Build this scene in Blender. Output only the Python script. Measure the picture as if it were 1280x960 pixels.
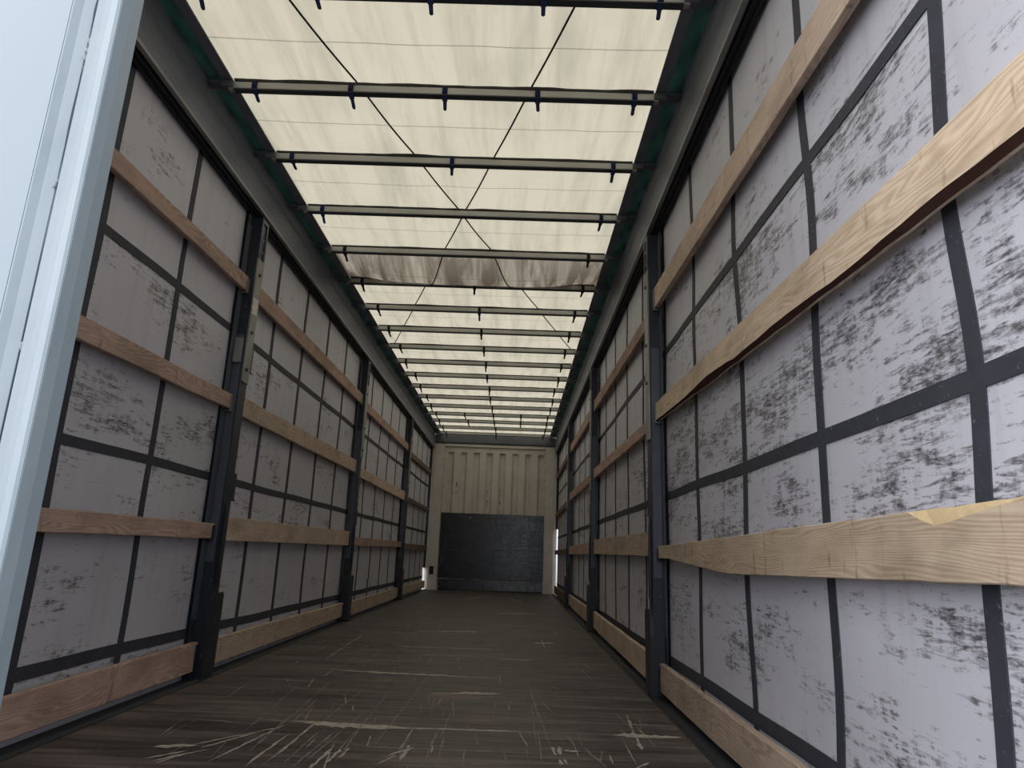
import bpy, bmesh, math, random
from mathutils import Vector, Matrix, noise as mnoise
for o in list(bpy.data.objects):
    bpy.data.objects.remove(o, do_unlink=True)
random.seed(7)
S = bpy.context.scene
COL = S.collection

# ------------------------------------------------------------------ camera
cam = bpy.data.cameras.new('camera')
cam.sensor_width = 36.0
cam.lens = 23.827
cam.clip_start = 0.02
camo = bpy.data.objects.new('camera', cam)
r_ = Vector((0.99934902, 0.00190951, 0.03602633))
u_ = Vector((-0.03446661, -0.24448083, 0.96904137))
f_ = Vector((-0.01065814, 0.96965225, 0.24425586))
m = Matrix((r_, u_, -f_)).transposed().to_4x4()
m.translation = Vector((0.4335, 0.0, 0.694))
camo.matrix_world = m
COL.objects.link(camo)
S.camera = camo

# ------------------------------------------------------------------ overcast daylight
w = bpy.data.worlds.new('overcast_sky')
S.world = w
w.use_nodes = True
nt = w.node_tree
nt.nodes.clear()
tc = nt.nodes.new('ShaderNodeTexCoord')
sx = nt.nodes.new('ShaderNodeSeparateXYZ')
rp = nt.nodes.new('ShaderNodeValToRGB')
mp = nt.nodes.new('ShaderNodeMapRange')
bg = nt.nodes.new('ShaderNodeBackground')
wo = nt.nodes.new('ShaderNodeOutputWorld')
mp.inputs[1].default_value = -1.0
mp.inputs[2].default_value = 1.0
nt.links.new(tc.outputs['Generated'], sx.inputs[0])
nt.links.new(sx.outputs['Z'], mp.inputs[0])
nt.links.new(mp.outputs[0], rp.inputs[0])
nt.links.new(rp.outputs[0], bg.inputs[0])
nt.links.new(bg.outputs[0], wo.inputs[0])
cr = rp.color_ramp
cr.elements[0].position = 0.0
cr.elements[0].color = (0.16, 0.16, 0.165, 1)
cr.elements[1].position = 1.0
cr.elements[1].color = (1.0, 1.02, 1.06, 1)
for p, c in ((0.47, (0.22, 0.22, 0.23, 1)), (0.51, (0.98, 1.04, 1.14, 1)), (0.75, (1.02, 1.06, 1.14, 1))):
    e = cr.elements.new(p)
    e.color = c
bg.inputs[1].default_value = 1.35
# the sun, veiled by the overcast, low behind the camera and to its left
sl_ = bpy.data.lights.new('veiled_sun', 'SUN')
sl_.energy = 2.4
sl_.angle = 1.0
sl_.color = (1.0, 1.0, 1.04)
sun = bpy.data.objects.new('veiled_sun', sl_)
sun.rotation_euler = Vector((0.62, 0.62, -0.36)).to_track_quat('-Z', 'Y').to_euler()
sun.location = (-3, -4, 5)
COL.objects.link(sun)
S.view_settings.view_transform = 'Standard'
S.view_settings.look = 'None'
S.view_settings.gamma = 1.0
S.view_settings.use_curve_mapping = False
S.view_settings.exposure = 0.15

# ------------------------------------------------------------------ node helpers
class NT:
    def __init__(s, name):
        s.m = bpy.data.materials.new(name)
        s.m.use_nodes = True
        s.t = s.m.node_tree
        s.t.nodes.clear()
        s.out = s.n('ShaderNodeOutputMaterial')
    def n(s, k, **kw):
        x = s.t.nodes.new(k)
        for a, b in kw.items():
            setattr(x, a, b)
        return x
    def l(s, a, b):
        s.t.links.new(a, b)
    def v(s, x, i):
        if isinstance(x, (int, float)):
            i.default_value = x
        elif isinstance(x, tuple):
            i.default_value = x if len(x) == len(i.default_value) else tuple(x) + (1,)
        else:
            s.l(x, i)
    def math(s, op, a, b=0.0, clamp=False):
        x = s.n('ShaderNodeMath', operation=op)
        x.use_clamp = clamp
        s.v(a, x.inputs[0])
        s.v(b, x.inputs[1])
        return x.outputs[0]
    def coord(s, scale=(1, 1, 1), rand=False):
        t = s.n('ShaderNodeTexCoord')
        o = t.outputs['Object']
        mm = s.n('ShaderNodeMapping')
        mm.inputs['Scale'].default_value = scale
        s.l(o, mm.inputs[0])
        o = mm.outputs[0]
        if rand:
            oi = s.n('ShaderNodeObjectInfo')
            va = s.n('ShaderNodeVectorMath', operation='MULTIPLY_ADD')
            s.l(oi.outputs['Random'], va.inputs[0])
            va.inputs[1].default_value = (37.0, 51.0, 23.0)
            s.l(o, va.inputs[2])
            o = va.outputs[0]
        return o
    def xyz(s):
        t = s.n('ShaderNodeTexCoord')
        p = s.n('ShaderNodeSeparateXYZ')
        s.l(t.outputs['Object'], p.inputs[0])
        return p.outputs
    def noise(s, co, scale=1.0, detail=4.0, rough=0.55, dist=0.0):
        x = s.n('ShaderNodeTexNoise')
        s.l(co, x.inputs['Vector'])
        x.inputs['Scale'].default_value = scale
        x.inputs['Detail'].default_value = detail
        x.inputs['Roughness'].default_value = rough
        x.inputs['Distortion'].default_value = dist
        return x.outputs['Fac']
    def ramp(s, f, stops, interp='LINEAR'):
        x = s.n('ShaderNodeValToRGB')
        c = x.color_ramp
        c.interpolation = interp
        while len(c.elements) < len(stops):
            c.elements.new(0.5)
        for e, (p, k) in zip(c.elements, stops):
            e.position = p
            if isinstance(k, (int, float)):
                k = (k, k, k)
            e.color = tuple(k) + (1,)
        s.v(f, x.inputs[0])
        return x.outputs[0]
    def mix(s, f, a, b, blend='MIX'):
        x = s.n('ShaderNodeMix', data_type='RGBA', blend_type=blend)
        s.v(f, x.inputs[0])
        s.v(a, x.inputs[6])
        s.v(b, x.inputs[7])
        return x.outputs[2]
    def bump(s, h, strength=0.3, dist=0.01):
        x = s.n('ShaderNodeBump')
        x.inputs['Strength'].default_value = strength
        x.inputs['Distance'].default_value = dist
        s.l(h, x.inputs['Height'])
        return x.outputs[0]
    def pbr(s, col, rough=0.5, metal=0.0, spec=0.5, nrm=None):
        b = s.n('ShaderNodeBsdfPrincipled')
        s.v(col, b.inputs['Base Color'])
        s.v(rough, b.inputs['Roughness'])
        s.v(metal, b.inputs['Metallic'])
        s.v(spec, b.inputs['Specular IOR Level'])
        if nrm is not None:
            s.l(nrm, b.inputs['Normal'])
        s.l(b.outputs[0], s.out.inputs[0])
        return s.m

M = {}
def worn(name, col, rough=0.5, metal=0.0, spec=0.4, dirt=0.5, scale=6.0, chips=None, stretch=(1, 1, 1)):
    """painted or bare surface with soft grime mottling and optional chips of another colour"""
    t = NT(name)
    co = t.coord(stretch, True)
    n1 = t.noise(co, scale, 5, 0.6)
    c = t.mix(t.ramp(n1, [(0.3, 0.0), (0.75, dirt)]), col, tuple(x * 0.45 for x in col))
    if chips:
        n2 = t.noise(co, scale * 5, 4, 0.65)
        c = t.mix(t.ramp(n2, [(0.64, 0.0), (0.69, 1.0)]), c, chips)
    M[name] = t.pbr(c, rough, metal, spec, t.bump(n1, 0.12, 0.004))
    return M[name]

# ------------------------------------------------------------------ materials
worn('black_steel', (0.022, 0.026, 0.038), 0.42, 0.0, 0.5, 0.5, 8, (0.12, 0.12, 0.13))
worn('blue_grey_steel', (0.085, 0.095, 0.125), 0.40, 0.0, 0.5, 0.5, 5)
worn('galvanised', (0.33, 0.33, 0.31), 0.45, 0.6, 0.5, 0.6, 9)
worn('rail_grey', (0.155, 0.168, 0.20), 0.5, 0.0, 0.4, 0.6, 3, None, (1, 0.35, 1))
worn('runner_dark', (0.22, 0.235, 0.28), 0.5, 0.0, 0.4, 0.5, 6)
worn('bow_underside_shade', (0.055, 0.06, 0.07), 0.5, 0.0, 0.4, 0.5, 6)
worn('rail_edge_highlight', (0.30, 0.30, 0.30), 0.45, 0.3, 0.5, 0.7, 6, None, (1, 0.5, 1))
worn('aluminium', (0.44, 0.44, 0.41), 0.42, 0.35, 0.5, 0.5, 7, None, (0.4, 1, 1))
worn('dark_seal', (0.018, 0.019, 0.022), 0.6, 0.0, 0.3, 0.3, 6)
worn('edge_strip', (0.028, 0.031, 0.040), 0.5, 0.0, 0.4, 0.6, 6, (0.10, 0.10, 0.11), (1, 0.4, 1))
worn('cream_paint', (0.70, 0.65, 0.585), 0.5, 0.0, 0.4, 0.35, 3.5)
worn('white_tape', (0.75, 0.72, 0.68), 0.6, 0.0, 0.3, 0.5, 30)
worn('blue_velcro', (0.014, 0.020, 0.070), 0.85, 0.0, 0.15, 0.3, 30)
worn('black_velcro', (0.016, 0.017, 0.022), 0.85, 0.0, 0.15, 0.3, 30)
worn('green_tarp', (0.09, 0.28, 0.26), 0.45, 0.0, 0.4, 0.6, 9)
worn('webbing', (0.052, 0.056, 0.070), 0.65, 0.0, 0.3, 0.5, 14, (0.15, 0.155, 0.18))
worn('seal_grey', (0.25, 0.29, 0.33), 0.5, 0.0, 0.4, 0.3, 9)
worn('groove', (0.05, 0.065, 0.10), 0.7, 0.0, 0.2, 0.2, 9)
worn('scratch_wood', (0.52, 0.47, 0.41), 0.8, 0.0, 0.2, 0.6, 25)
worn('scuff_black', (0.012, 0.012, 0.014), 0.7, 0.0, 0.3, 0.3, 20)
worn('fabric_shade', (0.10, 0.095, 0.09), 0.8, 0.0, 0.2, 0.4, 20)
worn('scratch_faint', (0.30, 0.265, 0.235), 0.8, 0.0, 0.2, 0.7, 25)
worn('cord_dark', (0.030, 0.022, 0.015), 0.8, 0.0, 0.2, 0.3, 20)

def curtain_mat(name, base, gain):
    t = NT(name)
    X = t.xyz()
    z = X['Z']
    co = t.coord((1, 1, 1))
    big = t.noise(t.coord((1, 0.8, 1.6)), 1.6, 5, 0.6)
    c = t.mix(t.ramp(big, [(0.3, 0.0), (0.7, 1.0)]), tuple(0.88 * x for x in base), base)
    drip = t.noise(t.coord((1, 9, 0.7)), 1.5, 4, 0.6)
    c = t.mix(t.ramp(drip, [(0.52, 0.0), (0.8, 0.35)]), c, (base[0] * 0.55, base[1] * 0.52, base[2] * 0.46))
    # bands where loads have rubbed the sheet
    zr = t.math('DIVIDE', z, 3.0)
    band = t.ramp(zr, [(0.05, 0.30), (0.12, 0.42), (0.20, 0.35), (0.25, 0.35), (0.29, 0.62), (0.335, 0.66),
                       (0.36, 0.62), (0.43, 0.72), (0.475, 0.50), (0.52, 0.30), (0.575, 0.42), (0.61, 0.62), (0.635, 0.45),
                       (0.66, 0.12), (1.0, 0.05)])
    band = t.math('MULTIPLY', band, t.ramp(t.math('DIVIDE', X['Y'], 14.0), [(0.24, 1.0), (0.36, 0.62), (1.0, 0.5)]))
    patch = t.noise(t.coord((1, 1.5, 4.5)), 1.3, 3, 0.6)
    st = t.noise(t.coord((1, 9.0, 58.0)), 1.2, 6, 0.74, 0.4)
    sv = t.noise(t.coord((1, 30.0, 9.0)), 1.0, 5, 0.7)
    a = t.math('MULTIPLY', t.math('ADD', t.math('MULTIPLY', st, 0.72), t.math('MULTIPLY', sv, 0.28)), 1.0)
    k = t.math('ADD', t.math('MULTIPLY', band, 0.20 * gain), t.math('MULTIPLY', patch, 0.56))
    k = t.math('ADD', k, a)
    sc = t.ramp(k, [(0.905, 0.0), (0.94, 0.5), (1.02, 0.9)])
    brk = t.ramp(t.noise(t.coord((1, 38.0, 120.0)), 1.0, 4, 0.7), [(0.36, 0.25), (0.56, 1.0)])
    c = t.mix(t.math('MULTIPLY', sc, brk), c, (0.036, 0.033, 0.032))
    f2 = t.ramp(t.noise(t.coord((1, 60, 60)), 1.0, 4, 0.7), [(0.745, 0.0), (0.80, 0.8)])
    c = t.mix(f2, c, (0.05, 0.045, 0.045))
    M[name] = t.pbr(c, t.ramp(big, [(0.3, 0.40), (0.7, 0.55)]), 0.0, 0.45, t.bump(t.noise(co, 3.0, 3), 0.15, 0.01))
curtain_mat('curtain_left', (0.60, 0.59, 0.65), 0.66)
curtain_mat('curtain_right', (0.64, 0.64, 0.71), 1.0)

def wood_mat(name, light, dark, dirt=0.4):
    t = NT(name)
    co = t.coord((6, 0.9, 6), True)
    warp = t.noise(co, 0.8, 3, 0.5)
    va = t.n('ShaderNodeVectorMath', operation='MULTIPLY_ADD')
    t.l(warp, va.inputs[0])
    va.inputs[1].default_value = (2.0, 0.0, 2.0)
    t.l(co, va.inputs[2])
    wv = t.n('ShaderNodeTexWave', wave_type='BANDS', bands_direction='Z')
    t.l(va.outputs[0], wv.inputs['Vector'])
    wv.inputs['Scale'].default_value = 5.5
    wv.inputs['Distortion'].default_value = 1.6
    wv.inputs['Detail'].default_value = 3
    fib = t.noise(t.coord((40, 5, 90), True), 1.0, 4, 0.65)
    g = t.math('ADD', t.math('ADD', t.math('MULTIPLY', wv.outputs['Fac'], 0.20), t.math('MULTIPLY', t.noise(t.coord((5, 3.5, 7), True), 1.5, 5, 0.6), 0.45)), t.math('MULTIPLY', fib, 0.42))
    c = t.mix(t.ramp(g, [(0.36, 1.0), (0.68, 0.0)]), light, dark)
    d = t.noise(t.coord((4, 2.2, 5), True), 1.3, 5, 0.65)
    c = t.mix(t.ramp(d, [(0.47, 0.0), (0.74, dirt)]), c, tuple(x * 0.28 for x in dark))
    vs = t.noise(t.coord((20, 26, 6), True), 1.0, 3, 0.6)
    c = t.mix(t.ramp(vs, [(0.62, 0.0), (0.71, dirt)]), c, (0.05, 0.04, 0.035))
    oi = t.n('ShaderNodeObjectInfo')
    hs = t.n('ShaderNodeHueSaturation')
    t.l(c, hs.inputs['Color'])
    t.l(t.math('ADD', t.math('MULTIPLY', oi.outputs['Random'], 0.30), 0.85), hs.inputs['Value'])
    M[name] = t.pbr(hs.outputs[0], 0.75, 0.0, 0.2, t.bump(g, 0.25, 0.003))
wood_mat('pine_pale', (0.72, 0.58, 0.43), (0.50, 0.37, 0.255))
wood_mat('wood_tan', (0.66, 0.52, 0.41), (0.44, 0.325, 0.245))
wood_mat('wood_brown', (0.57, 0.40, 0.325), (0.34, 0.24, 0.195))
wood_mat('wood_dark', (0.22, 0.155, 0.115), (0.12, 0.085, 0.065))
worn('bark', (0.085, 0.040, 0.030), 0.85, 0, 0.2, 0.6, 30)
worn('fresh_wood', (0.68, 0.52, 0.30), 0.8, 0, 0.2, 0.35, 40)

def floor_mat():
    t = NT('floor_plywood')
    n1 = t.noise(t.coord((0.55, 4.2, 1)), 1.6, 6, 0.68)
    n2 = t.noise(t.coord((2, 26, 1)), 1.0, 5, 0.7)
    g = t.math('ADD', t.math('MULTIPLY', n1, 0.6), t.math('MULTIPLY', n2, 0.4))
    c = t.ramp(g, [(0.40, (0.034, 0.0295, 0.0285)), (0.5, (0.094, 0.078, 0.071)), (0.61, (0.185, 0.148, 0.133))])
    blot = t.ramp(t.noise(t.coord((2.2, 1.6, 1)), 1.5, 4, 0.6), [(0.56, 0.0), (0.72, 0.8)])
    c = t.mix(blot, c, (0.034, 0.032, 0.031))
    red = t.ramp(t.noise(t.coord((1.2, 2.0, 1)), 1.7, 3), [(0.55, 0.0), (0.8, 0.5)])
    c = t.mix(red, c, (0.070, 0.038, 0.034))
    l1 = t.noise(t.coord((60, 2.4, 1)), 1.0, 4, 0.7)
    l2 = t.noise(t.coord((2.2, 90, 1)), 1.0, 4, 0.7)
    gate = t.noise(t.coord((1.6, 1.1, 1)), 1.4, 3)
    k1 = t.ramp(t.math('ADD', l1, t.math('MULTIPLY', gate, 0.22)), [(0.80, 0.0), (0.86, 0.7)])
    k2 = t.ramp(t.math('ADD', l2, t.math('MULTIPLY', gate, 0.22)), [(0.80, 0.0), (0.88, 0.6)])
    nick = t.ramp(t.math('ADD', t.noise(t.coord((42, 16, 1)), 1.0, 4, 0.75), t.math('MULTIPLY', gate, 0.25)), [(0.82, 0.0), (0.86, 0.8)])
    c = t.mix(t.math('MAXIMUM', t.math('MAXIMUM', k1, k2), nick), c, (0.25, 0.22, 0.185))
    M['floor_plywood'] = t.pbr(c, t.ramp(n1, [(0.3, 0.42), (0.7, 0.62)]), 0, 0.4, t.bump(n2, 0.2, 0.004))
floor_mat()

def kick_mat():
    t = NT('kick_black')
    n1 = t.noise(t.coord((3, 1, 24)), 1.0, 6, 0.7, 0.6)
    n2 = t.noise(t.coord((13, 1, 4)), 1.0, 5, 0.7)
    g = t.math('MAXIMUM', n1, n2)
    gate = t.noise(t.coord((1.6, 1, 1.6)), 1.2, 3)
    X = t.xyz()
    side = t.ramp(t.math('ADD', t.math('MULTIPLY', X['X'], 0.5), 0.5), [(0.45, 0.0), (0.72, 0.13), (1.0, 0.05)])
    k = t.ramp(t.math('ADD', t.math('ADD', g, t.math('MULTIPLY', gate, 0.15)), side), [(0.74, 0.0), (0.90, 0.6)])
    c = t.mix(k, (0.0085, 0.0095, 0.016), (0.22, 0.225, 0.28))
    M['kick_black'] = t.pbr(c, t.ramp(g, [(0.42, 0.18), (0.72, 0.36)]), 0, 0.75, t.bump(t.math('ADD', n1, n2), 0.05, 0.002))
kick_mat()

def door_mat():
    t = NT('door_white')
    n = t.noise(t.coord((1, 1, 1)), 2.0, 3)
    c = t.mix(t.ramp(n, [(0.35, 0.0), (0.7, 1.0)]), (0.235, 0.295, 0.34), (0.255, 0.31, 0.355))
    M['door_white'] = t.pbr(c, 0.28, 0, 0.5)
    t = NT('door_profile')
    n = t.noise(t.coord((6, 6, 2.2)), 2.0, 5, 0.65)
    c = t.mix(t.ramp(n, [(0.5, 0.0), (0.75, 0.8)]), (0.275, 0.335, 0.37), (0.19, 0.25, 0.285))
    M['door_profile'] = t.pbr(c, 0.35, 0, 0.5, t.bump(n, 0.2, 0.002))
door_mat()

def roof_mat(name, mult, extra=0.0):
    t = NT(name)
    X = t.xyz()
    n1 = t.noise(t.coord((9, 0.9, 1)), 1.0, 5, 0.62, 0.3)
    n2 = t.noise(t.coord((1.5, 2.5, 1)), 1.2, 4, 0.6)
    base = (0.61 * mult, 0.555 * mult, 0.42 * mult)
    c = t.mix(t.ramp(n1, [(0.44, 0.0), (0.70, 0.55)]), base, tuple(b * 0.55 for b in base))
    c = t.mix(t.ramp(n2, [(0.45, 0.0), (0.8, 0.22)]), c, tuple(b * 0.62 for b in base))
    sp = t.noise(t.coord((26, 8, 1)), 1.0, 4, 0.7)
    c = t.mix(t.ramp(sp, [(0.67, 0.0), (0.74, 0.6)]), c, (0.22, 0.18, 0.12))
    # brown dirt that has collected in the slack fold
    y = X['Y']
    b = t.ramp(t.math('DIVIDE', t.math('SUBTRACT', y, 4.8), 0.8), [(0.05, 0.0), (0.16, 0.75), (0.55, 0.95), (0.86, 1.0), (0.89, 0.0)])
    n3 = t.noise(t.coord((9, 1.3, 1)), 1.1, 5, 0.65, 0.5)
    s = t.math('MULTIPLY', b, t.ramp(n3, [(0.32, 0.42), (0.46, 0.72), (0.58, 1.0)]))
    c = t.mix(s, c, (0.085, 0.060, 0.043))
    tr = t.n('ShaderNodeBsdfTranslucent')
    t.l(c, tr.inputs[0])
    df = t.n('ShaderNodeBsdfDiffuse')
    t.l(c, df.inputs[0])
    mx = t.n('ShaderNodeMixShader')
    mx.inputs[0].default_value = 0.42
    t.l(tr.outputs[0], mx.inputs[1])
    t.l(df.outputs[0], mx.inputs[2])
    t.l(mx.outputs[0], t.out.inputs[0])
    M[name] = t.m
roof_mat('roof_fabric', 1.0)
roof_mat('roof_seam', 0.62)

# ------------------------------------------------------------------ mesh helper
class MB:
    def __init__(s):
        s.v, s.f, s.mi = [], [], []
    def add(s, vs, fs, mi=0):
        b = len(s.v)
        s.v += [tuple(p) for p in vs]
        for f in fs:
            s.f.append(tuple(i + b for i in f))
            s.mi.append(mi)
    def box(s, x0, x1, y0, y1, z0, z1, mi=0):
        x0, x1 = min(x0, x1), max(x0, x1)
        y0, y1 = min(y0, y1), max(y0, y1)
        z0, z1 = min(z0, z1), max(z0, z1)
        s.add([(x0, y0, z0), (x1, y0, z0), (x1, y1, z0), (x0, y1, z0), (x0, y0, z1), (x1, y0, z1), (x1, y1, z1), (x0, y1, z1)],
              [(3, 2, 1, 0), (4, 5, 6, 7), (0, 1, 5, 4), (1, 2, 6, 5), (2, 3, 7, 6), (3, 0, 4, 7)], mi)
    def prism(s, prof, axis, a, b, mi=0):
        """closed profile (2D points in the plane across axis) swept straight along axis"""
        def P(q, t):
            return {'x': (t, q[0], q[1]), 'y': (q[0], t, q[1]), 'z': (q[0], q[1], t)}[axis]
        n = len(prof)
        vs = [P(q, a) for q in prof] + [P(q, b) for q in prof]
        s.add(vs, [(i, (i + 1) % n, (i + 1) % n + n, i + n) for i in range(n)] + [tuple(range(n))[::-1], tuple(range(n, 2 * n))], mi)
    def loft(s, rings, mi=0, cap=True):
        n = len(rings[0])
        vs = [p for r in rings for p in r]
        fs, ms = [], []
        for k in range(len(rings) - 1):
            for i in range(n):
                fs.append((k * n + i, k * n + (i + 1) % n, (k + 1) * n + (i + 1) % n, (k + 1) * n + i))
                ms.append(mi[i] if isinstance(mi, (list, tuple)) else mi)
        if cap:
            fs += [tuple(range(n))[::-1], tuple(range((len(rings) - 1) * n, len(rings) * n))]
            ms += [0, 0]
        b = len(s.v)
        s.v += [tuple(p) for p in vs]
        s.f += [tuple(i + b for i in f) for f in fs]
        s.mi += ms
    def tube(s, pts, r, n=8, mi=0):
        pts = [Vector(p) for p in pts]
        rings = []
        for i, p in enumerate(pts):
            d = (pts[min(i + 1, len(pts) - 1)] - pts[max(i - 1, 0)]).normalized()
            a = d.orthogonal().normalized()
            a = Vector((0, 0, 1)) - d * d.z if abs(d.z) < 0.9 else Vector((1, 0, 0)) - d * d.x
            a.normalize()
            c = d.cross(a)
            rings.append([p + (a * math.cos(2 * math.pi * k / n) + c * math.sin(2 * math.pi * k / n)) * r for k in range(n)])
        s.loft(rings, mi)
    def build(s, name, mats, parent=None, smooth=False, bevel=0.0):
        me = bpy.data.meshes.new(name)
        me.from_pydata(s.v, [], s.f)
        for mt in (mats if isinstance(mats, (list, tuple)) else [mats]):
            me.materials.append(M[mt])
        for p, i in zip(me.polygons, s.mi):
            p.material_index = i
            p.use_smooth = smooth
        bm = bmesh.new()
        bm.from_mesh(me)
        bmesh.ops.recalc_face_normals(bm, faces=bm.faces)
        if bevel:
            es = [e for e in bm.edges if len(e.link_faces) == 2 and e.calc_face_angle(0) > 0.6]
            bmesh.ops.bevel(bm, geom=es, offset=bevel, segments=2, affect='EDGES', clamp_overlap=True)
        bm.to_mesh(me)
        bm.free()
        me.update()
        o = bpy.data.objects.new(name, me)
        COL.objects.link(o)
        if parent:
            o.parent = parent
        return o
def tag(o, label=None, cat=None, group=None, kind=None):
    if label:
        o['label'] = label
    if cat:
        o['category'] = cat
    if group:
        o['group'] = group
    if kind:
        o['kind'] = kind
    return o
def empty(name, loc):
    o = bpy.data.objects.new(name, None)
    o.empty_display_size = 0.1
    o.location = loc
    COL.objects.link(o)
    return o
def child(mb, name, mats, root, **k):
    """part under a root that sits away from the origin, points given in world coordinates"""
    L = root.location
    mb.v = [(p[0] - L.x, p[1] - L.y, p[2] - L.z) for p in mb.v]
    return mb.build(name, mats, root, **k)

REAR, FRONT = 0.62, 13.40
CURT = 1.268          # distance of the side curtains from the middle
BOARD = 1.220         # inner face of the side boards

# ------------------------------------------------------------------ floor
fl = MB()
fl.box(-1.165, 1.165, REAR, FRONT, -0.030, 0.0)
def scar(a, b, w, seed, jag=0.75, mi=1):
    """pale gouge in the plywood film: a ragged sliver lying on the boards"""
    rnd = random.Random(seed)
    a, b = Vector(a), Vector(b)
    L = (b - a).length
    d = (b - a) / L
    nrm = Vector((-d.y, d.x))
    n = max(6, int(L / 0.022))
    up, dn = [], []
    for i in range(n + 1):
        t = i / n
        e = min(1, 6 * t, 6 * (1 - t))
        wob = (mnoise.noise(Vector((t * L * 3, seed * 1.7, 0))) * 0.006)
        p = a + d * (L * t) + nrm * wob
        bite = 1.0 if abs(d.x) > .8 and w > .008 else (0.45 + 0.9 * max(0.0, 0.5 + 1.3 * mnoise.noise(Vector((t * L * 9, seed * 2.3, 3)))))
        h1 = w * e * bite * (1 - jag * rnd.random())
        h2 = w * e * bite * (1 - jag * rnd.random())
        up.append(p + nrm * h1)
        dn.append(p - nrm * h2)
    zz = 0.0004 + 0.000008 * (seed % 300)
    vs = [(p.x, p.y, zz) for p in dn] + [(p.x, p.y, zz) for p in up]
    fl.add(vs, [(i, i + 1, i + n + 2, i + n + 1) for i in range(n)], mi)
SC = [((-0.46, 3.035), (0.04, 2.99), .013), ((-0.36, 3.005), (-0.02, 2.985), .016), ((-0.30, 3.03), (0.02, 3.0), .010), ((-0.44, 4.262), (0.08, 4.228), .010), ((-0.3, 4.24), (0.05, 4.222), .008), ((0.16, 3.74), (0.36, 3.765), .012),
      ((-0.55, 2.42), (-0.46, 2.98), .006), ((-0.41, 2.42), (-0.40, 2.85), .006), ((-0.26, 2.42), (-0.235, 2.95), .005), ((-0.20, 2.42), (-0.19, 2.68), .008), ((-0.165, 2.5), (-0.16, 2.66), .009), ((-0.33, 3.02), (-0.31, 3.9), .004), ((-0.44, 2.96), (-0.47, 3.5), .004), ((0.07, 2.55), (0.075, 2.75), .010), ((0.0, 2.50), (0.05, 2.62), .010), ((-0.14, 2.56), (-0.13, 2.68), .011),
      ((-0.62, 3.045), (-0.05, 2.985), .0045), ((-0.40, 3.02), (-0.02, 2.985), .016), ((-0.1, 2.992), (0.52, 3.015), .006), ((0.45, 3.015), (1.15, 3.02), .0045),
      ((0.86, 3.02), (1.15, 3.02), .013), ((-0.60, 4.275), (-0.02, 4.225), .006), ((-0.42, 4.255), (0.12, 4.225), .015), ((-0.02, 4.225), (0.40, 4.205), .006),
      ((0.03, 3.70), (0.22, 3.73), .006), ((0.14, 3.735), (0.39, 3.77), .016), ((-0.24, 6.49), (0.16, 6.56), .024), ((-0.42, 6.45), (-0.2, 6.48), .009),
      ((0.22, 8.58), (0.75, 8.82), .02), ((-0.45, 5.39), (0.40, 5.43), .008), ((0.98, 3.40), (0.95, 3.02), .006), ((0.93, 3.44), (0.965, 3.07), .004),
      ((0.955, 3.02), (0.94, 2.80), .010), ((1.03, 3.35), (0.98, 3.02), .0035), ((0.90, 3.05), (0.985, 2.99), .008), ((0.91, 2.985), (0.98, 3.04), .007), ((0.92, 3.03), (0.97, 3.03), .012), ((0.54, 4.2), (0.575, 3.06), .0045), ((0.56, 3.7), (0.60, 2.76), .004),
      ((0.545, 3.55), (0.545, 2.75), .0035), ((0.605, 2.80), (0.61, 2.69), .010), ((0.63, 2.81), (0.63, 2.70), .011), ((0.645, 2.76), (0.70, 2.75), .006), ((0.62, 2.64), (0.625, 2.58), .010), ((0.64, 2.65), (0.645, 2.58), .008), ((-0.85, 3.00), (-0.55, 2.97), .003),
      ((-0.76, 2.46), (-0.66, 2.57), .008), ((-0.72, 2.44), (-0.60, 2.60), .009), ((-0.70, 2.42), (-0.66, 2.52), .007), ((-0.80, 2.60), (-0.66, 2.64), .010), ((-0.70, 2.62), (-0.45, 2.95), .007), ((-0.64, 2.60), (-0.52, 2.84), .008), ((-0.46, 2.55), (-0.52, 3.95), .0045), ((-0.36, 2.45), (-0.345, 3.07), .006),
      ((-0.30, 2.45), (-0.30, 2.9), .005), ((-0.142, 2.50), (-0.174, 3.8), .004), ((-0.05, 2.70), (-0.03, 4.3), .004), ((-0.67, 3.93), (-0.57, 2.8), .004), ((-0.80, 3.2), (-0.56, 4.6), .003),
      ((-0.235, 2.44), (-0.20, 3.3), .005), ((0.05, 2.98), (0.06, 2.5), .005), ((0.16, 2.98), (0.155, 2.5), .005), ((0.19, 2.95), (0.20, 2.5), .004), ((-0.10, 2.70), (0.42, 2.71), .005), ((0.02, 2.60), (0.10, 2.72), .012),
      ((0.72, 2.82), (0.78, 2.55), .005), ((0.79, 2.78), (0.76, 2.62), .005), ((0.86, 2.55), (0.94, 2.65), .006), ((0.28, 2.75), (0.29, 2.52), .004), ((0.35, 4.95), (0.62, 4.95), .008),
      ((0.62, 5.9), (0.80, 5.95), .022), ((0.70, 5.6), (0.70, 6.2), .006), ((-0.75, 4.6), (-0.80, 6.0), .006), ((-0.58, 4.4), (-0.64, 5.6), .005), ((-0.45, 4.3), (-0.5, 5.4), .005), ((-0.30, 4.4), (-0.30, 4.9), .005),
      ((-0.35, 10.8), (0.02, 12.2), .02), ((0.35, 11.9), (0.62, 10.6), .02), ((-0.6, 7.6), (0.1, 7.62), .006), ((0.3, 7.2), (0.9, 7.22), .006), ((0.45, 3.72), (0.43, 3.25), .004), ((-0.25, 5.0), (0.2, 5.05), .006)]
for i, (a, b, w) in enumerate(SC):
    tr_ = abs(b[0] - a[0]) > abs(b[1] - a[1])
    scar(a, b, w * (2.5 if tr_ else 1.15), i, 0.75, 1 if (w > .005) else 2)
rf = random.Random(3)
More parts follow.
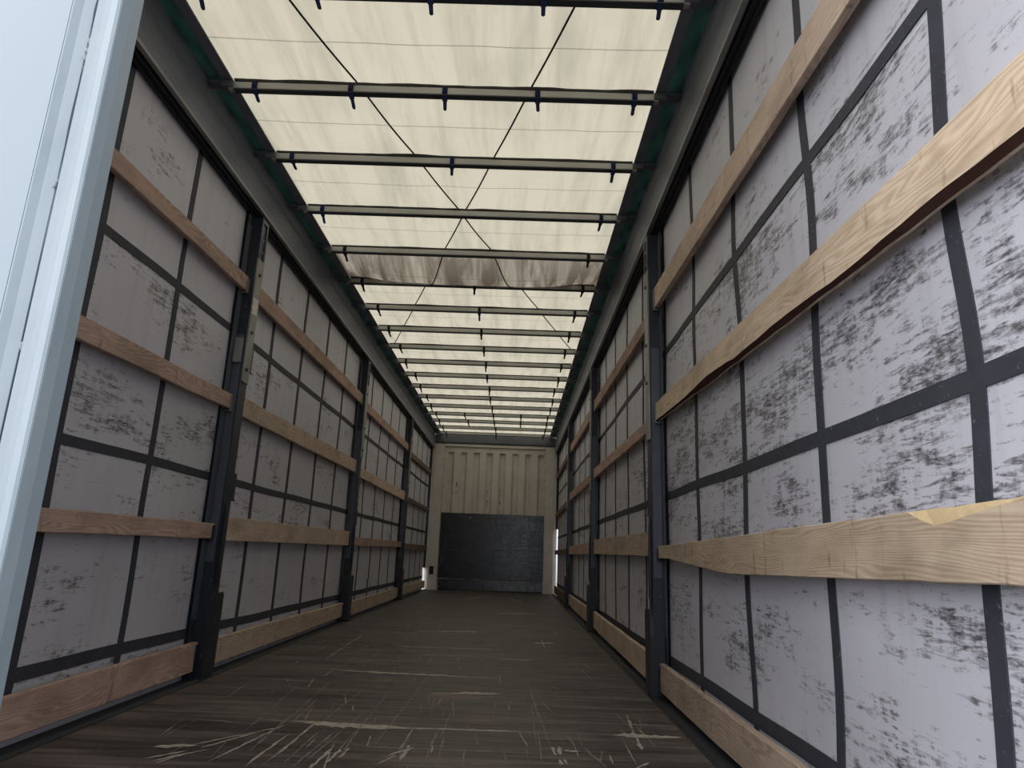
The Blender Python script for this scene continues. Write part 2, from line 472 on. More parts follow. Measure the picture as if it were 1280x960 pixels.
for i in range(210):
    x = rf.uniform(-1.0, 1.05)
    y = 2.4 + 4.5 * rf.random() ** 1.8
    if rf.random() < 0.55:
        a = (x, y); b = (x + rf.uniform(-.03, .03) - 0.02, y + rf.uniform(.08, .45))
    else:
        a = (x, y); b = (x + rf.uniform(.03, .16), y + rf.uniform(-.015, .02))
    scar(a, b, rf.uniform(.0018, .0042), 100 + i, 0.8, 2 if rf.random() < .6 else 1)
floor = tag(fl.build('floor', ['floor_plywood', 'scratch_wood', 'scratch_faint']), kind='structure', label='dark brown plywood load floor covered in pale scratches')
for s in (-1, 1):
    e = MB()
    e.prism([(s * 1.166, -0.03), (s * 1.262, -0.03), (s * 1.262, 0.004), (s * 1.205, 0.004), (s * 1.200, 0.010), (s * 1.182, 0.010), (s * 1.176, 0.001), (s * 1.166, 0.001)], 'y', REAR, 13.36)
    e.build('edge_strip', 'edge_strip', floor)

# ------------------------------------------------------------------ front wall
wf = MB()
wf.box(-1.235, 1.235, 13.50, 13.53, 0.0, 2.99)
wall = tag(wf.build('wall_front', 'cream_paint'), kind='structure', label='cream front wall of the trailer with a corrugated upper half')
# corrugated sheet: trapezoid ribs that end in pressed scallops below a flat head strip
cg = MB()
P0, NR = 0.257, 8
xs = []
x = -1.0
def depth(x):
    t = ((x + 1.06) % P0) / P0
    if t < 0.46: return 0.0
    if t < 0.60: return (t - 0.46) / 0.14
    if t < 0.86: return 1.0
    return (1.0 - t) / 0.14
N = 320
zs = [1.44, 2.585, 2.61, 2.625, 2.64, 2.76]
kz = [1, 1, 0.9, 0.55, 0.0, 0]
vs = []
for z, k in zip(zs, kz):
    for i in range(N + 1):
        x = -1.0 + 2.0 * i / N
        vs.append((x, 13.405 + 0.062 * k * depth(x), z))
cg.add(vs, [(r * (N + 1) + i, r * (N + 1) + i + 1, (r + 1) * (N + 1) + i + 1, (r + 1) * (N + 1) + i) for r in range(len(zs) - 1) for i in range(N)])
cg.build('corrugated_panel', 'cream_paint', wall)
kp = MB()
kp.box(-0.985, 1.0, 13.375, 13.40, 0.225, 1.445)
tag(kp.build('kick_plate', 'kick_black', wall, bevel=0.003), 'scuffed blue-black kick plate across the lower half')
wb_ = MB()
wb_.tube([(-0.43, 13.375, 1.36), (-0.43, 13.366, 1.36)], 0.014, 10)
wb_.build('bolt', 'white_tape', wall)
tp = MB()
tp.prism([(13.33, 0.0005), (13.40, 0.0005), (13.40, 0.205), (13.392, 0.205), (13.386, 0.03)], 'x', -0.985, 1.0)
tp.build('toe_plate', 'kick_black', wall)
for s in (-1, 1):
    p = MB()
    a0, a1 = (1.002, 1.232)
    p.prism([(s * a0, 13.395), (s * (a0 + .012), 13.365), (s * (a1 - .05), 13.352), (s * (a1 + (.026 if s > 0 else .040)), 13.365), (s * (a1 + (.026 if s > 0 else .040)), 13.49), (s * a0, 13.49)], 'z', 0.0005, 2.79)
    p.build('corner_pillar', 'cream_paint', wall, bevel=0.003)
    q = MB()
    q.box(s * 0.985, s * 1.001, 13.383, 13.402, 1.45, 2.74)
    st = q.build('edge_trim', 'cream_paint', wall)
    for k in range(7):
        rv = MB()
        z = 1.58 + k * 0.18
        rv.tube([(s * 0.993, 13.383, z), (s * 0.993, 13.378, z)], 0.009, 8)
        rv.build('rivet', 'black_steel', st)
    g = MB()
    g.prism([(s * 1.232, 13.316), (s * 1.292, 13.316), (s * 1.292, 13.349), (s * 1.232, 13.349)], 'z', 1.20 if s > 0 else 0.40, 2.670 if s > 0 else 2.706)
    g.build('corner_seal', 'dark_seal', wall)
for s in (-1, 1):
    cc = MB()  # added block, stops outside light leaking in at the rail end
    cc.box(s * 1.275, s * 1.31, 13.352, 13.50, 2.66, 3.0)
    cc.box(s * 1.236, s * 1.275, 13.352, 13.50, 2.795, 3.0)
    cc.build('leak_block', 'rail_grey', wall)
hb = MB()
hb.prism([(13.362, 2.80), (13.49, 2.80), (13.49, 2.985), (13.345, 2.985), (13.345, 2.83)], 'x', -1.195, 1.195)
tag(hb.build('head_beam', 'rail_grey', wall, bevel=0.004), 'dark grey head beam under the roof')
hs_ = MB()
hs_.prism([(13.37, 2.745), (13.40, 2.745), (13.40, 2.798), (13.38, 2.798), (13.37, 2.785)], 'x', -1.0, 1.0)
hs_.build('head_strip', 'cream_paint', wall)
hk = MB()
hx, hz = -1.115, 0.36
hk.tube([(hx - .022, 13.35, hz + .06), (hx - .022, 13.337, hz + .05), (hx - .022, 13.335, hz - .03), (hx - .010, 13.335, hz - .055), (hx + .012, 13.335, hz - .055), (hx + .022, 13.335, hz - .03), (hx + .022, 13.337, hz + .05), (hx + .022, 13.35, hz + .06)], 0.008, 8)
hk.box(hx - .04, hx + .04, 13.345, 13.353, hz - .075, hz + .07)
hk.build('lashing_hook', 'dark_seal', wall)
# dark rub marks on the sheet
mk = MB()
def mark(x, z, w, h):
    d = 13.405 + 0.062 * depth(x) - 0.0012
    n = 7
    vs = []
    for i in range(n):
        t = i / (n - 1)
        ww = w * (0.4 + 0.6 * random.random()) * (1 if 0 < i < n - 1 else 0.4)
        vs += [(x - ww, d, z + h * (t - .5)), (x + ww, d, z + h * (t - .5))]
    mk.add(vs, [(2 * i, 2 * i + 1, 2 * i + 3, 2 * i + 2) for i in range(n - 1)])
for a in ((-.115, 1.84, .006, .14), (-.13, 1.90, .02, .02), (-.115, 1.69, .012, .05), (-.118, 1.62, .006, .06), (.125, 1.86, .008, .15), (.118, 1.92, .018, .02), (.122, 1.68, .016, .07), (.14, 1.655, .022, .02), (-.73, 2.0, .01, .10), (.71, 1.98, .012, .06), (-.73, 1.84, .012, .03)):
    mark(*a)
mk.build('rub_marks', 'scuff_black', wall)

# ------------------------------------------------------------------ roof tarpaulin
BOWS = [2.344, 2.964, 3.592, 4.223, 4.854, 5.480, 6.106, 6.740, 7.365, 7.975, 8.600, 9.235, 9.880, 10.511, 11.130, 11.740, 12.376, 13.010]
ALLB = [1.10, 1.72] + BOWS
def roof_z(x, y):
    z = 2.990
    prev = max([b for b in ALLB if b <= y], default=0.5)
    nxt = min([b for b in ALLB if b > y], default=13.6)
    t = (y - prev) / (nxt - prev)
    edge = max(0.0, 1 - (abs(x) / 1.10) ** 4)
    z -= 0.010 * math.sin(math.pi * t) * edge
    if abs(prev - 4.854) < .01:
        u = max(0.0, min(1.0, t))
        z -= 0.115 * (math.sin(math.pi * u ** 1.6) ** 0.9) * edge
    z += 0.006 * mnoise.noise(Vector((x * 5.5, y * 0.9, 2.0))) * edge
    return z
rt = MB()
ys = []
seams = []
for a, b in zip(ALLB[:-1], ALLB[1:]):
    seams.append((a + b) / 2 + 0.02)
y = REAR
while y < 13.349:
    ys.append(y)
    y += 0.05
ys.append(13.349)
ys = [q for q in ys if all(abs(q - s) > 0.012 for s in seams)]
for s in seams:
    ys += [s - 0.004, s + 0.004]
ys.sort()
NX = 96
vs = [(-1.115 + 2.23 * i / NX, y, roof_z(-1.115 + 2.23 * i / NX, y)) for y in ys for i in range(NX + 1)]
base = len(rt.v)
for r in range(len(ys) - 1):
    mid = (ys[r] + ys[r + 1]) / 2
    mi = 1 if any(abs(mid - s) < 0.004 for s in seams) else 0
    for i in range(NX):
        rt.f.append((r * (NX + 1) + i, r * (NX + 1) + i + 1, (r + 1) * (NX + 1) + i + 1, (r + 1) * (NX + 1) + i))
        rt.mi.append(mi)
rt.v = vs
roof = tag(rt.build('roof_tarpaulin', ['roof_fabric', 'roof_seam'], smooth=True), 'cream translucent sliding roof tarpaulin glowing with daylight, held by cross bows', 'roof tarpaulin')
for s in (-1, 1):
    # green side hem that hangs in folds between the light sheet and the rail
    gb = MB()
    n = 420
    vs = []
    for i in range(n + 1):
        y = REAR + (13.34 - REAR) * i / n
        ph = (y / 0.62) % 1.0
        fold = 0.010 * math.sin(y * 21) + 0.012 * mnoise.noise(Vector((y * 5, s * 3.0, 0)))
        for k in range(5):
            t = k / 4
            a = 1.112 + 0.084 * t
            vs.append((s * a, y, 2.992 + fold * math.sin(math.pi * t) * 1.2 - 0.012 * t + 0.012 * mnoise.noise(Vector((y * 9, t * 3, s)))* math.sin(math.pi * t)))
    gb.add(vs, [(i * 5 + k, i * 5 + k + 1, (i + 1) * 5 + k + 1, (i + 1) * 5 + k) for i in range(n) for k in range(4)])
    tag(gb.build('side_hem', 'green_tarp', roof, smooth=True), 'dark green folded hem')
    rs = MB()
    rs.prism([(s * 1.068, 2.971), (s * 1.122, 2.971), (s * 1.122, 2.978), (s * 1.068, 2.978)], 'y', REAR, 13.34)
    tag(rs.build('runner_strip', 'runner_dark', roof), 'dark grey runner strip')
for s in (-1, 1):
    pts = []
    n = 150
    for i in range(n + 1):
        y = 1.2 + (7.40 - 1.2) * i / n
        x = s * (-0.0 + 0.3265 * (y - 4.31))
        if abs(x) > 1.06:
            continue
        pts.append((x, y, roof_z(x, y) - 0.004))
    cd = MB()
    cd.tube(pts, 0.0048, 6)
    tag(cd.build('diagonal_cord', 'cord_dark', roof), 'thin dark cord running diagonally under the sheet')

for i, yc in enumerate(BOWS):
    # added strip of bunched sheet; fabric shadow over the bow in its colour
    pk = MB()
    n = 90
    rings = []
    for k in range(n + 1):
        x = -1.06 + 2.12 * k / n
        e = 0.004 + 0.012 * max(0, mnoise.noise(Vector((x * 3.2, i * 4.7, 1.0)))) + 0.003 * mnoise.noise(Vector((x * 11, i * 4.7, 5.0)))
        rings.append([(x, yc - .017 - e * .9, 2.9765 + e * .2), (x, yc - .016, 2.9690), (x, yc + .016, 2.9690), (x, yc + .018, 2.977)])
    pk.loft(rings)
    tag(pk.build('bow_fabric_shade', 'fabric_shade', roof), 'dark fabric shadow strip over a bow')

# ------------------------------------------------------------------ cant rails along the top of both sides
for s in (-1, 1):
    d = 0.004 if s < 0 else -0.030
    rl = MB()
    rl.prism([(s * 1.200, 2.705 + d), (s * 1.196, 2.715 + d), (s * 1.196, 2.770), (s * 1.205, 2.785), (s * 1.205, 2.880), (s * 1.196, 2.895), (s * 1.196, 3.010), (s * 1.300, 3.010), (s * 1.300, 2.705 + d), (s * 1.245, 2.705 + d), (s * 1.245, 2.720 + d), (s * 1.215, 2.720 + d), (s * 1.215, 2.705 + d)], 'y', REAR, 13.345)
    root = tag(rl.build('cant_rail', 'rail_grey', bevel=0.002), 'long dark grey roof rail running along the top of the %s wall' % ('left' if s < 0 else 'right'), 'roof rail', 'roof rails')
    lp = MB()  # highlight along the rail's lower edge put into the pale lip colour
    lp.prism([(s * 1.192, 2.694 + d), (s * 1.216, 2.694 + d), (s * 1.216, 2.703 + d), (s * 1.199, 2.703 + d), (s * 1.192, 2.712 + d)], 'y', REAR, 13.34)
    tag(lp.build('lower_edge_strip', 'rail_edge_highlight', root), 'pale metal lip with the edge highlight in its colour')
    tk = MB()  # dark strip for the curtain track and the shadow line under the rail
    tk.box(s * 1.225, s * 1.246, REAR, 13.33, 2.676 + d, 2.702 + d)
    tk.box(s * 1.246, s * 1.258, REAR, 13.33, 2.664 + d, 2.702 + d)
    tk.build('curtain_track', 'dark_seal', root)

# ------------------------------------------------------------------ side curtains with webbing
def billow(s, y, z):
    b = 0.010 * mnoise.noise(Vector((y * 0.7, z * 0.9, s * 5.0))) + 0.004 * mnoise.noise(Vector((y * 2.5, z * 2.5, s * 9.0)))
    return s * (CURT + 0.006 + b * min(1, (2.7 - z) * 3))
STRAPS = [1.215, 1.840, 2.490, 3.140, 3.790, 4.435, 5.075, 5.725, 6.375, 7.020, 7.670, 8.320, 8.965, 9.610, 10.260, 10.900, 11.550, 12.200, 12.850]
HZ = {-1: ((1.925, .042), (1.058, .042), (0.232, .050)), 1: ((1.868, .040), (1.038, .042), (0.190, .050))}
for s in (-1, 1):
    d = 0.004 if s < 0 else -0.030
    c = MB()
    ny, nz = 130, 56
    y1 = 13.31
    vs = [(billow(s, REAR + (y1 - REAR) * i / ny, -0.10 + (2.804 + d) * k / nz), REAR + (y1 - REAR) * i / ny, -0.10 + (2.804 + d) * k / nz) for i in range(ny + 1) for k in range(nz + 1)]
    c.add(vs, [(i * (nz + 1) + k, (i + 1) * (nz + 1) + k, (i + 1) * (nz + 1) + k + 1, i * (nz + 1) + k + 1) for i in range(ny) for k in range(nz)])
    side = 'left' if s < 0 else 'right'
    lab = ('grey side curtain with dark webbing grid behind the boards of the left wall' if s < 0 else
           'scuffed pale grey side curtain with webbing grid behind boards of the right wall')
    cu = tag(c.build('side_curtain', 'curtain_' + side, smooth=True), lab, 'side curtain', 'side curtains')
    def strap(name, path, wid, horizontal):
        b = MB()
        rings = []
        for (y, z) in path:
            if horizontal:
                e = [(y, z - wid / 2), (y, z + wid / 2)]
            else:
                e = [(y - wid / 2, z), (y + wid / 2, z)]
            o = [(billow(s, *q) - s * 0.0035, q[0], q[1]) for q in e]
            i_ = [(billow(s, *q) - s * 0.0005, q[0], q[1]) for q in e]
            rings.append([o[0], o[1], i_[1], i_[0]])
        b.loft(rings)
        return b.build(name, 'webbing', cu)
    for k, y0 in enumerate(STRAPS):
        amp = 0.013 if (s > 0 and k < 3) else 0.004
        tl = 0.045 * max(0.0, 1 - k / 5.0) if s > 0 else 0.0
        path = [(y0 + tl * (1.15 - z) + amp * math.sin(z * 5.2 + k * 2.1) + 0.5 * amp * math.sin(z * 9.7 + k), z) for z in [0.02 + (2.675 + d) * j / 60 for j in range(61)]]
        strap('vertical_strap', path, 0.044, False)
    for z0, wd in HZ[s]:
        path = [(REAR + 0.01 + (13.28 - REAR) * j / 240, z0 + 0.0016 * math.sin(j * 0.3) + 0.0016 * math.sin(j * 0.13 + 1)) for j in range(241)]
        strap('horizontal_strap', path, wd, True)

# ------------------------------------------------------------------ wooden side boards
ROWN = {'r4': 'top row', 'r3': 'third row up', 'r2': 'second row up', 'bd': 'bottom row on the floor edge'}
POST = {-1: [3.865, 7.040, 10.29], 1: [3.860, 6.920, 9.93]}
BT = {  # near top, near bottom, far top, far bottom
    -1: {'r4': [(2.165, 2.095, 2.263, 2.172), (2.276, 2.167, 2.289, 2.186), (2.256, 2.157, 2.277, 2.175), (2.205, 2.120, 2.244, 2.156)],
         'r3': [(1.480, 1.385, 1.534, 1.447), (1.557, 1.441, 1.585, 1.459), (1.534, 1.436, 1.555, 1.425), (1.505, 1.430, 1.510, 1.443)],
         'r2': [(0.785, 0.700, 0.803, 0.721), (0.849, 0.714, 0.864, 0.725), (0.815, 0.726, 0.826, 0.745), (0.805, 0.712, 0.808, 0.712)],
         'bd': [(0.172, 0.034, 0.186, 0.042), (0.182, 0.042, 0.177, 0.046), (0.168, 0.034, 0.176, 0.038), (0.180, 0.048, 0.166, 0.034)]},
    1: {'r4': [(2.165, 2.030, 2.271, 2.145), (2.190, 2.100, 2.284, 2.172), (2.272, 2.150, 2.290, 2.177), (2.250, 2.160, 2.230, 2.140)],
        'r3': [(1.500, 1.360, 1.570, 1.465), (1.515, 1.440, 1.569, 1.474), (1.552, 1.465, 1.590, 1.482), (1.530, 1.440, 1.500, 1.420)],
        'r2': [(0.818, 0.682, 0.767, 0.705), (0.852, 0.714, 0.868, 0.731), (0.852, 0.728, 0.835, 0.729), (0.815, 0.732, 0.805, 0.730)],
        'bd': [(0.170, 0.032, 0.170, 0.032), (0.178, 0.026, 0.195, 0.050), (0.190, 0.045, 0.190, 0.050), (0.165, 0.030, 0.160, 0.030)]}}
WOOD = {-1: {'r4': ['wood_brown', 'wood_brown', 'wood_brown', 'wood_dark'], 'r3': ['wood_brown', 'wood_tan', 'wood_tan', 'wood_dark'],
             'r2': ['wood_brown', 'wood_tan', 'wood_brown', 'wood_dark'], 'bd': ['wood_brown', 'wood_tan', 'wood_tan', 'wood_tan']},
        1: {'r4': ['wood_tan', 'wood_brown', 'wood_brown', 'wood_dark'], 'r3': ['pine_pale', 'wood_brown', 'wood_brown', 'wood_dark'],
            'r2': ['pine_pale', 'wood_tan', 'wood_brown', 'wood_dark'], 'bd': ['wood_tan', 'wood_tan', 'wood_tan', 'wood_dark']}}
LOOK = {'wood_brown': 'reddish-brown', 'wood_tan': 'tan', 'wood_dark': 'darkened', 'pine_pale': 'pale'}
BAYN = ['from open rear to first post', 'between first and second posts', 'between second and third posts', 'from third post to front wall']
SPECIAL = {(-1, 'r2', 0): 'narrow reddish-brown board', (1, 'r3', 0): 'pale yellow board with bark-edged underside',
           (1, 'r2', 0): 'pale board with splintered notch and gnawed end', (1, 'r4', 0): 'tan worn board'}
seed = 0
for s in (-1, 1):
    for row in ('bd', 'r2', 'r3', 'r4'):
        for bay in range(4):
            seed += 1
            ya = REAR + 0.03 if bay == 0 else POST[s][bay - 1] + 0.062
            yb = POST[s][bay] - 0.052 if bay < 3 else 13.315
            t0, b0, t1, b1 = BT[s][row][bay]
            n = int((yb - ya) / 0.04)
            rings = []
            for i in range(n + 1):
                t = i / n
                y = ya + (yb - ya) * t
                top = t0 + (t1 - t0) * t + 0.0035 * mnoise.noise(Vector((y * 2.2, seed * 3.1, 0))) + 0.0015 * mnoise.noise(Vector((y * 11, seed * 3.1, 4)))
                bot = b0 + (b1 - b0) * t + 0.0035 * mnoise.noise(Vector((y * 2.0, seed * 3.1, 9))) + 0.0015 * mnoise.noise(Vector((y * 10, seed * 3.1, 7)))
                cb = ct = 0.0025
                wx = 0.0025
                if s > 0 and bay == 0 and row == 'r3':
                    wane = max(0.0, 0.5 + 0.9 * mnoise.noise(Vector((y * 1.6, 5.0, 0))))
                    if y > 2.75: wane *= max(0, (3.3 - y) / .55)
                    cb = 0.003 + 0.022 * min(1.0, wane)
                    wx = 0.014 + 0.006 * wane
                    bot += 0.004 * mnoise.noise(Vector((y * 9, 1, 1)))
                if s > 0 and bay == 0 and row == 'r2':
                    bot = 0.682 - 0.027 * (y - .65) / 1.9 if y < 2.55 else (0.655 + (y - 2.55) * 0.010 if y < 2.66 else min(0.704, 0.6561 + (y - 2.66) * 0.052))
                    bot += 0.0025 * mnoise.noise(Vector((y * 9, 1, 1)))
                    top += 0.003 * mnoise.noise(Vector((y * 14, 3, 1)))
                    if 1.07 < y < 1.36:
                        ct = 0.004 + 0.030 * max(0.0, min(1.0, (y - 1.07) / .24 if y < 1.32 else (1.36 - y) / .04))
                xi, xo = s * BOARD, s * (BOARD + 0.026)
                rings.append([(xi, y, bot + cb), (xi, y, top - ct), (xi + s * (0.0025 if ct < .003 else .010), y, top), (xo, y, top), (xo, y, bot), (xi + s * wx, y, bot)])
            b = MB()
            nonsp = not (s > 0 and bay == 0 and row in ('r3', 'r2'))
            b.loft(rings, 0 if nonsp else ([0, 1, 0, 0, 0, 0] if row == 'r2' else [0, 0, 0, 0, 0, 1]))
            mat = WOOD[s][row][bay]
            if s > 0 and bay == 0 and row == 'r2':
                k = 0
                # fresh splinter only where the notch is; elsewhere the arris keeps the board's own wood
                for fi, f in enumerate(b.f):
                    if b.mi[fi] == 1:
                        ym = sum(b.v[q][1] for q in f) / len(f)
                        if not 1.05 < ym < 1.38:
                            b.mi[fi] = 0
            mats = [mat] + ([] if nonsp else ['fresh_wood' if row == 'r2' else 'bark'])
            side = 'left' if s < 0 else 'right'
            look = SPECIAL.get((s, row, bay), LOOK[mat] + ' board')
            rown = {'bd': 'lowest row', 'r2': 'second row up', 'r3': 'third row up', 'r4': 'top row'}[row]
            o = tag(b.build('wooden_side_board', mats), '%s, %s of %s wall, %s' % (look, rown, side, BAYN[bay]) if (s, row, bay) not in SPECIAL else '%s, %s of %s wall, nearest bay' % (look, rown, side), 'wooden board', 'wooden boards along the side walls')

# ------------------------------------------------------------------ side posts
ORD = ['first', 'second', 'third']
for s in (-1, 1):
    for k, yc in enumerate(POST[s]):
        side = 'left' if s < 0 else 'right'
        lab = {(-1, 0): 'black steel side post with white tape patch, first on the left wall',
               (1, 0): 'black steel side post with bare upper cover, first on the right wall'}.get((s, k), '%s black steel side post from the open rear on the %s wall' % (ORD[k], side))
        root = tag(empty('side_post', (s * 1.22, yc, 0.004)), lab, 'post', 'side posts')
        X = lambda a: s * a
        ptop = 2.660 if s < 0 else 2.628
        b = MB()   # channel: inner face, two webs, folded flanges against the curtain
        f = 1.192
        b.prism([(X(f), yc - .048), (X(f), yc + .058), (X(1.252), yc + .058), (X(1.252), yc + .085), (X(1.2565), yc + .085), (X(1.2565), yc + .050), (X(1.200), yc + .050), (X(1.200), yc - .040), (X(1.2565), yc - .040), (X(1.2565), yc - .105), (X(1.250), yc - .105), (X(1.250), yc - .048)], 'z', 0.004, ptop)
        child(b, 'channel', 'black_steel', root, bevel=0.0015)
        fl_ = MB()
        fl_.prism([(X(1.247), yc - .108), (X(1.2495), yc - .108), (X(1.2495), yc - .050), (X(1.247), yc - .050)], 'z', 0.30, 2.60)
        child(fl_, 'flange_plate', 'blue_grey_steel', root)
        wb = MB()
        wb.prism([(X(1.1985), yc - .053), (X(1.246), yc - .053), (X(1.246), yc - .0485), (X(1.1985), yc - .0485)], 'z', 0.60, 1.90)
        wb.prism([(X(1.196), yc - .056), (X(1.240), yc - .056), (X(1.240), yc - .0485), (X(1.196), yc - .0485)], 'z', 1.06, 1.30)
        child(wb, 'web_plate', 'blue_grey_steel', root, bevel=0.001)
        cv = MB()
        cv.box(X(1.183), X(1.1915), yc - .044, yc + .054, 1.62 if s < 0 else 1.36, 2.40)
        cover = tag(child(cv, 'upper_cover', 'galvanised', root, bevel=0.002), 'bare grey metal cover')
        for zz in (1.70, 1.93, 2.30):
            bo = MB()
            bo.tube([(X(1.1835), yc + .005, zz), (X(1.176), yc + .005, zz)], 0.010, 8)
            bo.v = [(p[0] - root.location.x, p[1] - root.location.y, p[2] - root.location.z) for p in bo.v]
            bo.build('bolt', 'black_steel', cover)
        sl = MB()   # two rails with the dark slot of the post between them
        for q in ((-.044, -.026), (.036, .054)):
            sl.box(X(1.184), X(1.1915), yc + q[0], yc + q[1], 2.405, ptop)
        sl.box(X(1.184), X(1.1915), yc - .026, yc + .036, ptop - .022, ptop)
        slo = child(sl, 'slot_guide', 'blue_grey_steel', root, bevel=0.001)
        for zz in (2.45, 2.53):
            bo = MB()
            bo.tube([(X(1.1915), yc + .005, zz), (X(1.185), yc + .005, zz)], 0.009, 8)
            bo.v = [(p[0] - root.location.x, p[1] - root.location.y, p[2] - root.location.z) for p in bo.v]
            bo.build('bolt', 'galvanised', slo)
        for row in ('bd', 'r2', 'r3', 'r4'):
            for sgn in (-1, 1):
                bb = BT[s][row][k if sgn < 0 else k + 1]
                zt, zb = (bb[2], bb[3]) if sgn < 0 else (bb[0], bb[1])
                bk = MB()
                y0 = yc + (.0585 if sgn > 0 else -.0485)
                yo = y0 + sgn * 0.028
                z0, z1 = zb - .010, zt - .012
                bk.box(X(1.2125), X(1.2185), y0, yo, z0, z1)
                bk.box(X(1.2125), X(1.248), y0, yo, z0 - .006, z0)
                child(bk, 'board_pocket', 'galvanised' if (row in ('r3', 'r4') and sgn < 0) else 'black_steel', root, bevel=0.001)
        for zz, sgn, mt in ((1.78, 1, 'black_steel'), (1.02, 1, 'black_steel')) + (((1.80, -1, 'galvanised'),) if s < 0 and k == 0 else ()):
            lt = MB()
            y0 = yc + (.0585 if sgn > 0 else -.0535)
            lt.box(X(1.197), X(1.244), y0, y0 + sgn * (.050 if sgn > 0 else .022), zz - .075, zz + .075)
            if sgn > 0:
                lt.box(X(1.194), X(1.197), y0, y0 + .056, zz - .085, zz - .070)
            child(lt, 'latch_block', mt, root, bevel=0.003)
        hd = MB()   # release lever lying flat on the lower face
        hd.prism([(1.190, 0.46), (1.182, 0.50), (1.180, 0.70), (1.184, 0.88), (1.190, 0.92)], 'y', yc - .014, yc + .024)
        hd.v = [(s * p[0], p[1], p[2]) for p in hd.v]
        child(hd, 'release_lever', 'black_steel', root, bevel=0.002)
        bt = MB()
        bt.prism([(yc - .070, 0.004), (yc + .064, 0.004), (yc + .078, 0.02), (yc + .085, 0.42), (yc + .076, 0.435), (yc - .040, 0.435), (yc - .062, 0.40), (yc - .075, 0.30)], 'x', X(1.170), X(1.1905))
        child(bt, 'foot_plate', 'black_steel', root, bevel=0.003)
        if s < 0 and k == 0:
            tp_ = MB()
            n = 5
            vs = []
            for i in range(n + 1):
                for j in range(2):
                    vs.append((X(1.1822), yc - .038 + j * .080 + 0.006 * math.sin(i * 2.3 + j), 2.045 + 0.10 * i / n + .008 * (j - .5)))
            tp_.add(vs, [(2 * i, 2 * i + 1, 2 * i + 3, 2 * i + 2) for i in range(n)])
            tag(child(tp_, 'tape_patch', 'white_tape', root), 'torn white tape patch')

# ------------------------------------------------------------------ roof bows with hook-and-loop straps
ST = [(-.955, -.468, .009, .480, .962), (-.953, -.466, .009, .476, .963), (-.964, -.010, .946), (-.956, .954), (-.955, .935), (-.955, .02, .955), (-.94, .03, .94),
      (-.95, .02, .94), (-.93, .02, .94), (-.96, .02, .94), (-.93, .01, .945), (-.95, .02, .93), (-.94, .01, .94), (-.95, .02, .94), (-.94, -.46, .02, .48, .93), (-.95, -.44, .02, .48, .94), (-.95, .03, .94), (-.95, .02, .93)]
BL = ['nearest roof bow, cut by the frame top, five blue straps', 'second roof bow from the open rear, five hanging blue straps', 'third roof bow from the open rear, three blue straps', 'fourth roof bow from the open rear, crossing where the cords cross',
      'fifth roof bow from the open rear, just before the sagging stained fabric', 'sixth roof bow from the open rear, just behind the sagging stained fabric', 'seventh roof bow from the open rear, dark middle strap',
      'eighth roof bow from the open rear, dark middle strap', 'ninth roof bow from the open rear, where the diagonal cords end', 'ninth roof bow from the front wall', 'eighth roof bow from the front wall', 'seventh roof bow from the front wall',
      'sixth roof bow from the front wall', 'fifth roof bow from the front wall', 'fourth roof bow from the front wall, five dark straps', 'third roof bow from the front wall, five dark straps', 'second roof bow from the front wall', 'roof bow closest to the front wall']
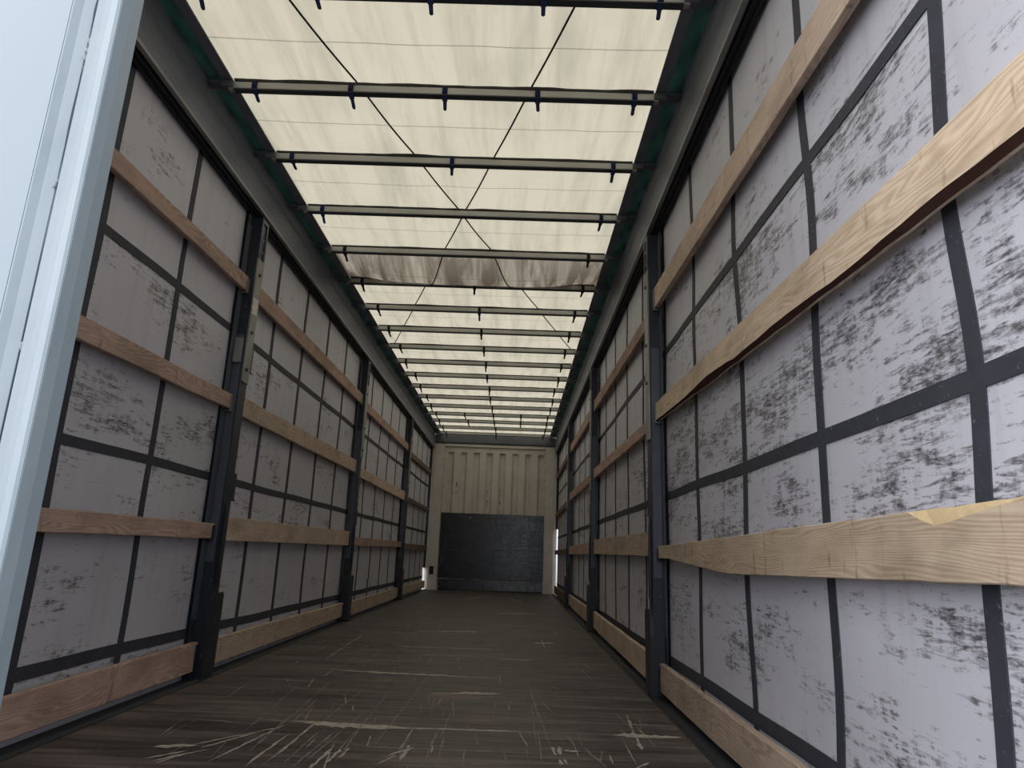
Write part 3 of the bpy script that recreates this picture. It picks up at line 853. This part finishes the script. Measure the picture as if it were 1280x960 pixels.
for i, yc in enumerate(BOWS):
    root = tag(empty('roof_bow', (0, yc, 2.945)), BL[i], 'roof bow', 'roof bows')
    b = MB()
    H, W = 0.024, 0.016
    prof = [(yc + W * math.cos(a) * (1 if abs(math.cos(a)) < .75 else 1), 2.944 + H * math.sin(a)) for a in [2 * math.pi * k / 16 for k in range(16)]]
    prof = [(yc + max(-W, min(W, 1.25 * (q[0] - yc))), 2.944 + max(-H, min(H, 1.25 * (q[1] - 2.944)))) for q in prof]
    b.prism(prof, 'x', -1.085, 1.085)
    child(b, 'bow_tube', 'aluminium', root)
    lo = MB()  # added dark strip standing in for the shaded underside of the bow
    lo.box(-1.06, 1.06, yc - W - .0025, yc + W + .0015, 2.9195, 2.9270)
    child(lo, 'lower_edge_strip', 'bow_underside_shade', root, bevel=0.001)
    for s in (-1, 1):
        c = MB()
        c.box(s * 1.060, s * 1.125, yc - .022, yc + .022, 2.930, 2.9695)
        c.box(s * 1.115, s * 1.19, yc - .030, yc + .030, 2.950, 2.966)
        child(c, 'carriage', 'rail_grey', root, bevel=0.003)
    rr = random.Random(40 + i)
    for x in ST[i]:
        st_ = MB()
        hw = 0.013
        # loop round the tube
        n = 16
        o = [(yc + (W + .005) * math.cos(a) * 1.18, 2.944 + (H + .004) * math.sin(a) * 1.1) for a in [2 * math.pi * k / n for k in range(n)]]
        q = [(yc + (W + .0015) * math.cos(a) * 1.18, 2.944 + (H + .001) * math.sin(a) * 1.1) for a in [2 * math.pi * k / n for k in range(n)]]
        vs = []
        for k in range(n):
            for xx in (x - hw, x + hw):
                vs.append((xx, o[k][0], o[k][1]))
        for k in range(n):
            for xx in (x - hw, x + hw):
                vs.append((xx, q[k][0], q[k][1]))
        fs = []
        for k in range(n):
            a, c_ = 2 * k, 2 * ((k + 1) % n)
            fs += [(a, a + 1, c_ + 1, c_), (a + 2 * n, c_ + 2 * n, c_ + 2 * n + 1, a + 1 + 2 * n), (a, c_, c_ + 2 * n, a + 2 * n), (a + 1, a + 1 + 2 * n, c_ + 1 + 2 * n, c_ + 1)]
        st_.add(vs, fs)
        # free tail, wider stub then rounded tip, hanging a little askew
        lean = (0.028 if x < -.3 else -0.014 if x > .6 else 0.004) + rr.uniform(-.006, .006)
        L = 0.068 + rr.uniform(-.012, .022)
        rings = []
        for t, wd in ((0, 1.0), (.18, 1.0), (.30, 1.05), (.34, .72), (.6, .68), (.9, .66), (1.0, .35)):
            z = 2.921 - L * t
            cx = x + lean * t
            yy = yc - .012 + .010 * math.sin(t * 2.2)
            rings.append([(cx - hw * wd, yy - .003, z), (cx + hw * wd, yy - .003, z), (cx + hw * wd, yy + .003, z), (cx - hw * wd, yy + .003, z)])
        st_.loft(rings)
        child(st_, 'strap', 'blue_velcro' if i < 4 else 'black_velcro', root)

# ------------------------------------------------------------------ closed left rear door, seen from outside
dr = MB()
dr.box(-1.25, -0.036, 0.575, 0.612, -0.12, 2.98)
door = tag(dr.build('door_1', 'door_white'), kind='structure', label='closed white left rear door, cut by the left edge of the view')
pf = MB()
pf.prism([(-0.036, 0.5750), (-0.034, 0.5752), (-0.026, 0.5780), (-0.0145, 0.5800), (-0.0135, 0.590), (-0.011, 0.590), (-0.0105, 0.5760), (-0.0085, 0.5748), (-0.002, 0.5752), (0.004, 0.5752), (0.011, 0.5742), (0.0148, 0.5752), (0.0158, 0.590), (0.0125, 0.611), (-0.036, 0.611)], 'z', -0.12, 2.98)
tag(pf.build('edge_profile', 'door_profile', door, bevel=0.0006), 'pale ridged metal edge of the door')
# rubber seal that has come out of its groove in places
sg = MB()
for z0, z1, w in ((1.195, 1.243, .0012), (1.035, 1.155, .0011), (0.60, 1.00, .0006), (0.3, 0.55, .0009), (1.26, 2.2, .0012)):
    n = 14
    rings = []
    for i in range(n + 1):
        t = i / n
        z = z0 + (z1 - z0) * t
        ww = w * math.sin(math.pi * min(1, max(0.02, t))) ** .5
        cx = -0.0122 - 0.0012 * math.sin(math.pi * t)
        rings.append([(cx - ww, 0.5735 + .0048, z), (cx + ww, 0.5735 + .0048, z), (cx + ww, 0.590, z), (cx - ww, 0.590, z)])
    sg.loft(rings)
sg.build('door_seal', 'groove', door)
bl = MB()
for z, x, r in ((1.172, -0.0115, .0022), (1.163, -0.0125, .0026), (1.181, -0.0118, .0018), (1.020, -.0135, .0020), (0.86, -.0115, .002), (1.190, -0.0335, .0018)):
    for k in range(3):
        cx, cz = x + random.uniform(-.001, .001), z + random.uniform(-.003, .003)
        n = 8
        rings = []
        for j in range(5):
            a = math.pi * (j / 4 - .5)
            rr_ = max(.0002, r * math.cos(a))
            rings.append([(cx + rr_ * math.cos(2 * math.pi * q / n), 0.5775 + rr_ * .6 * math.sin(2 * math.pi * q / n), cz + r * 1.3 * math.sin(a)) for q in range(n)])
        bl.loft(rings)
bl.build('sealant_blob', 'seal_grey', door, smooth=True)
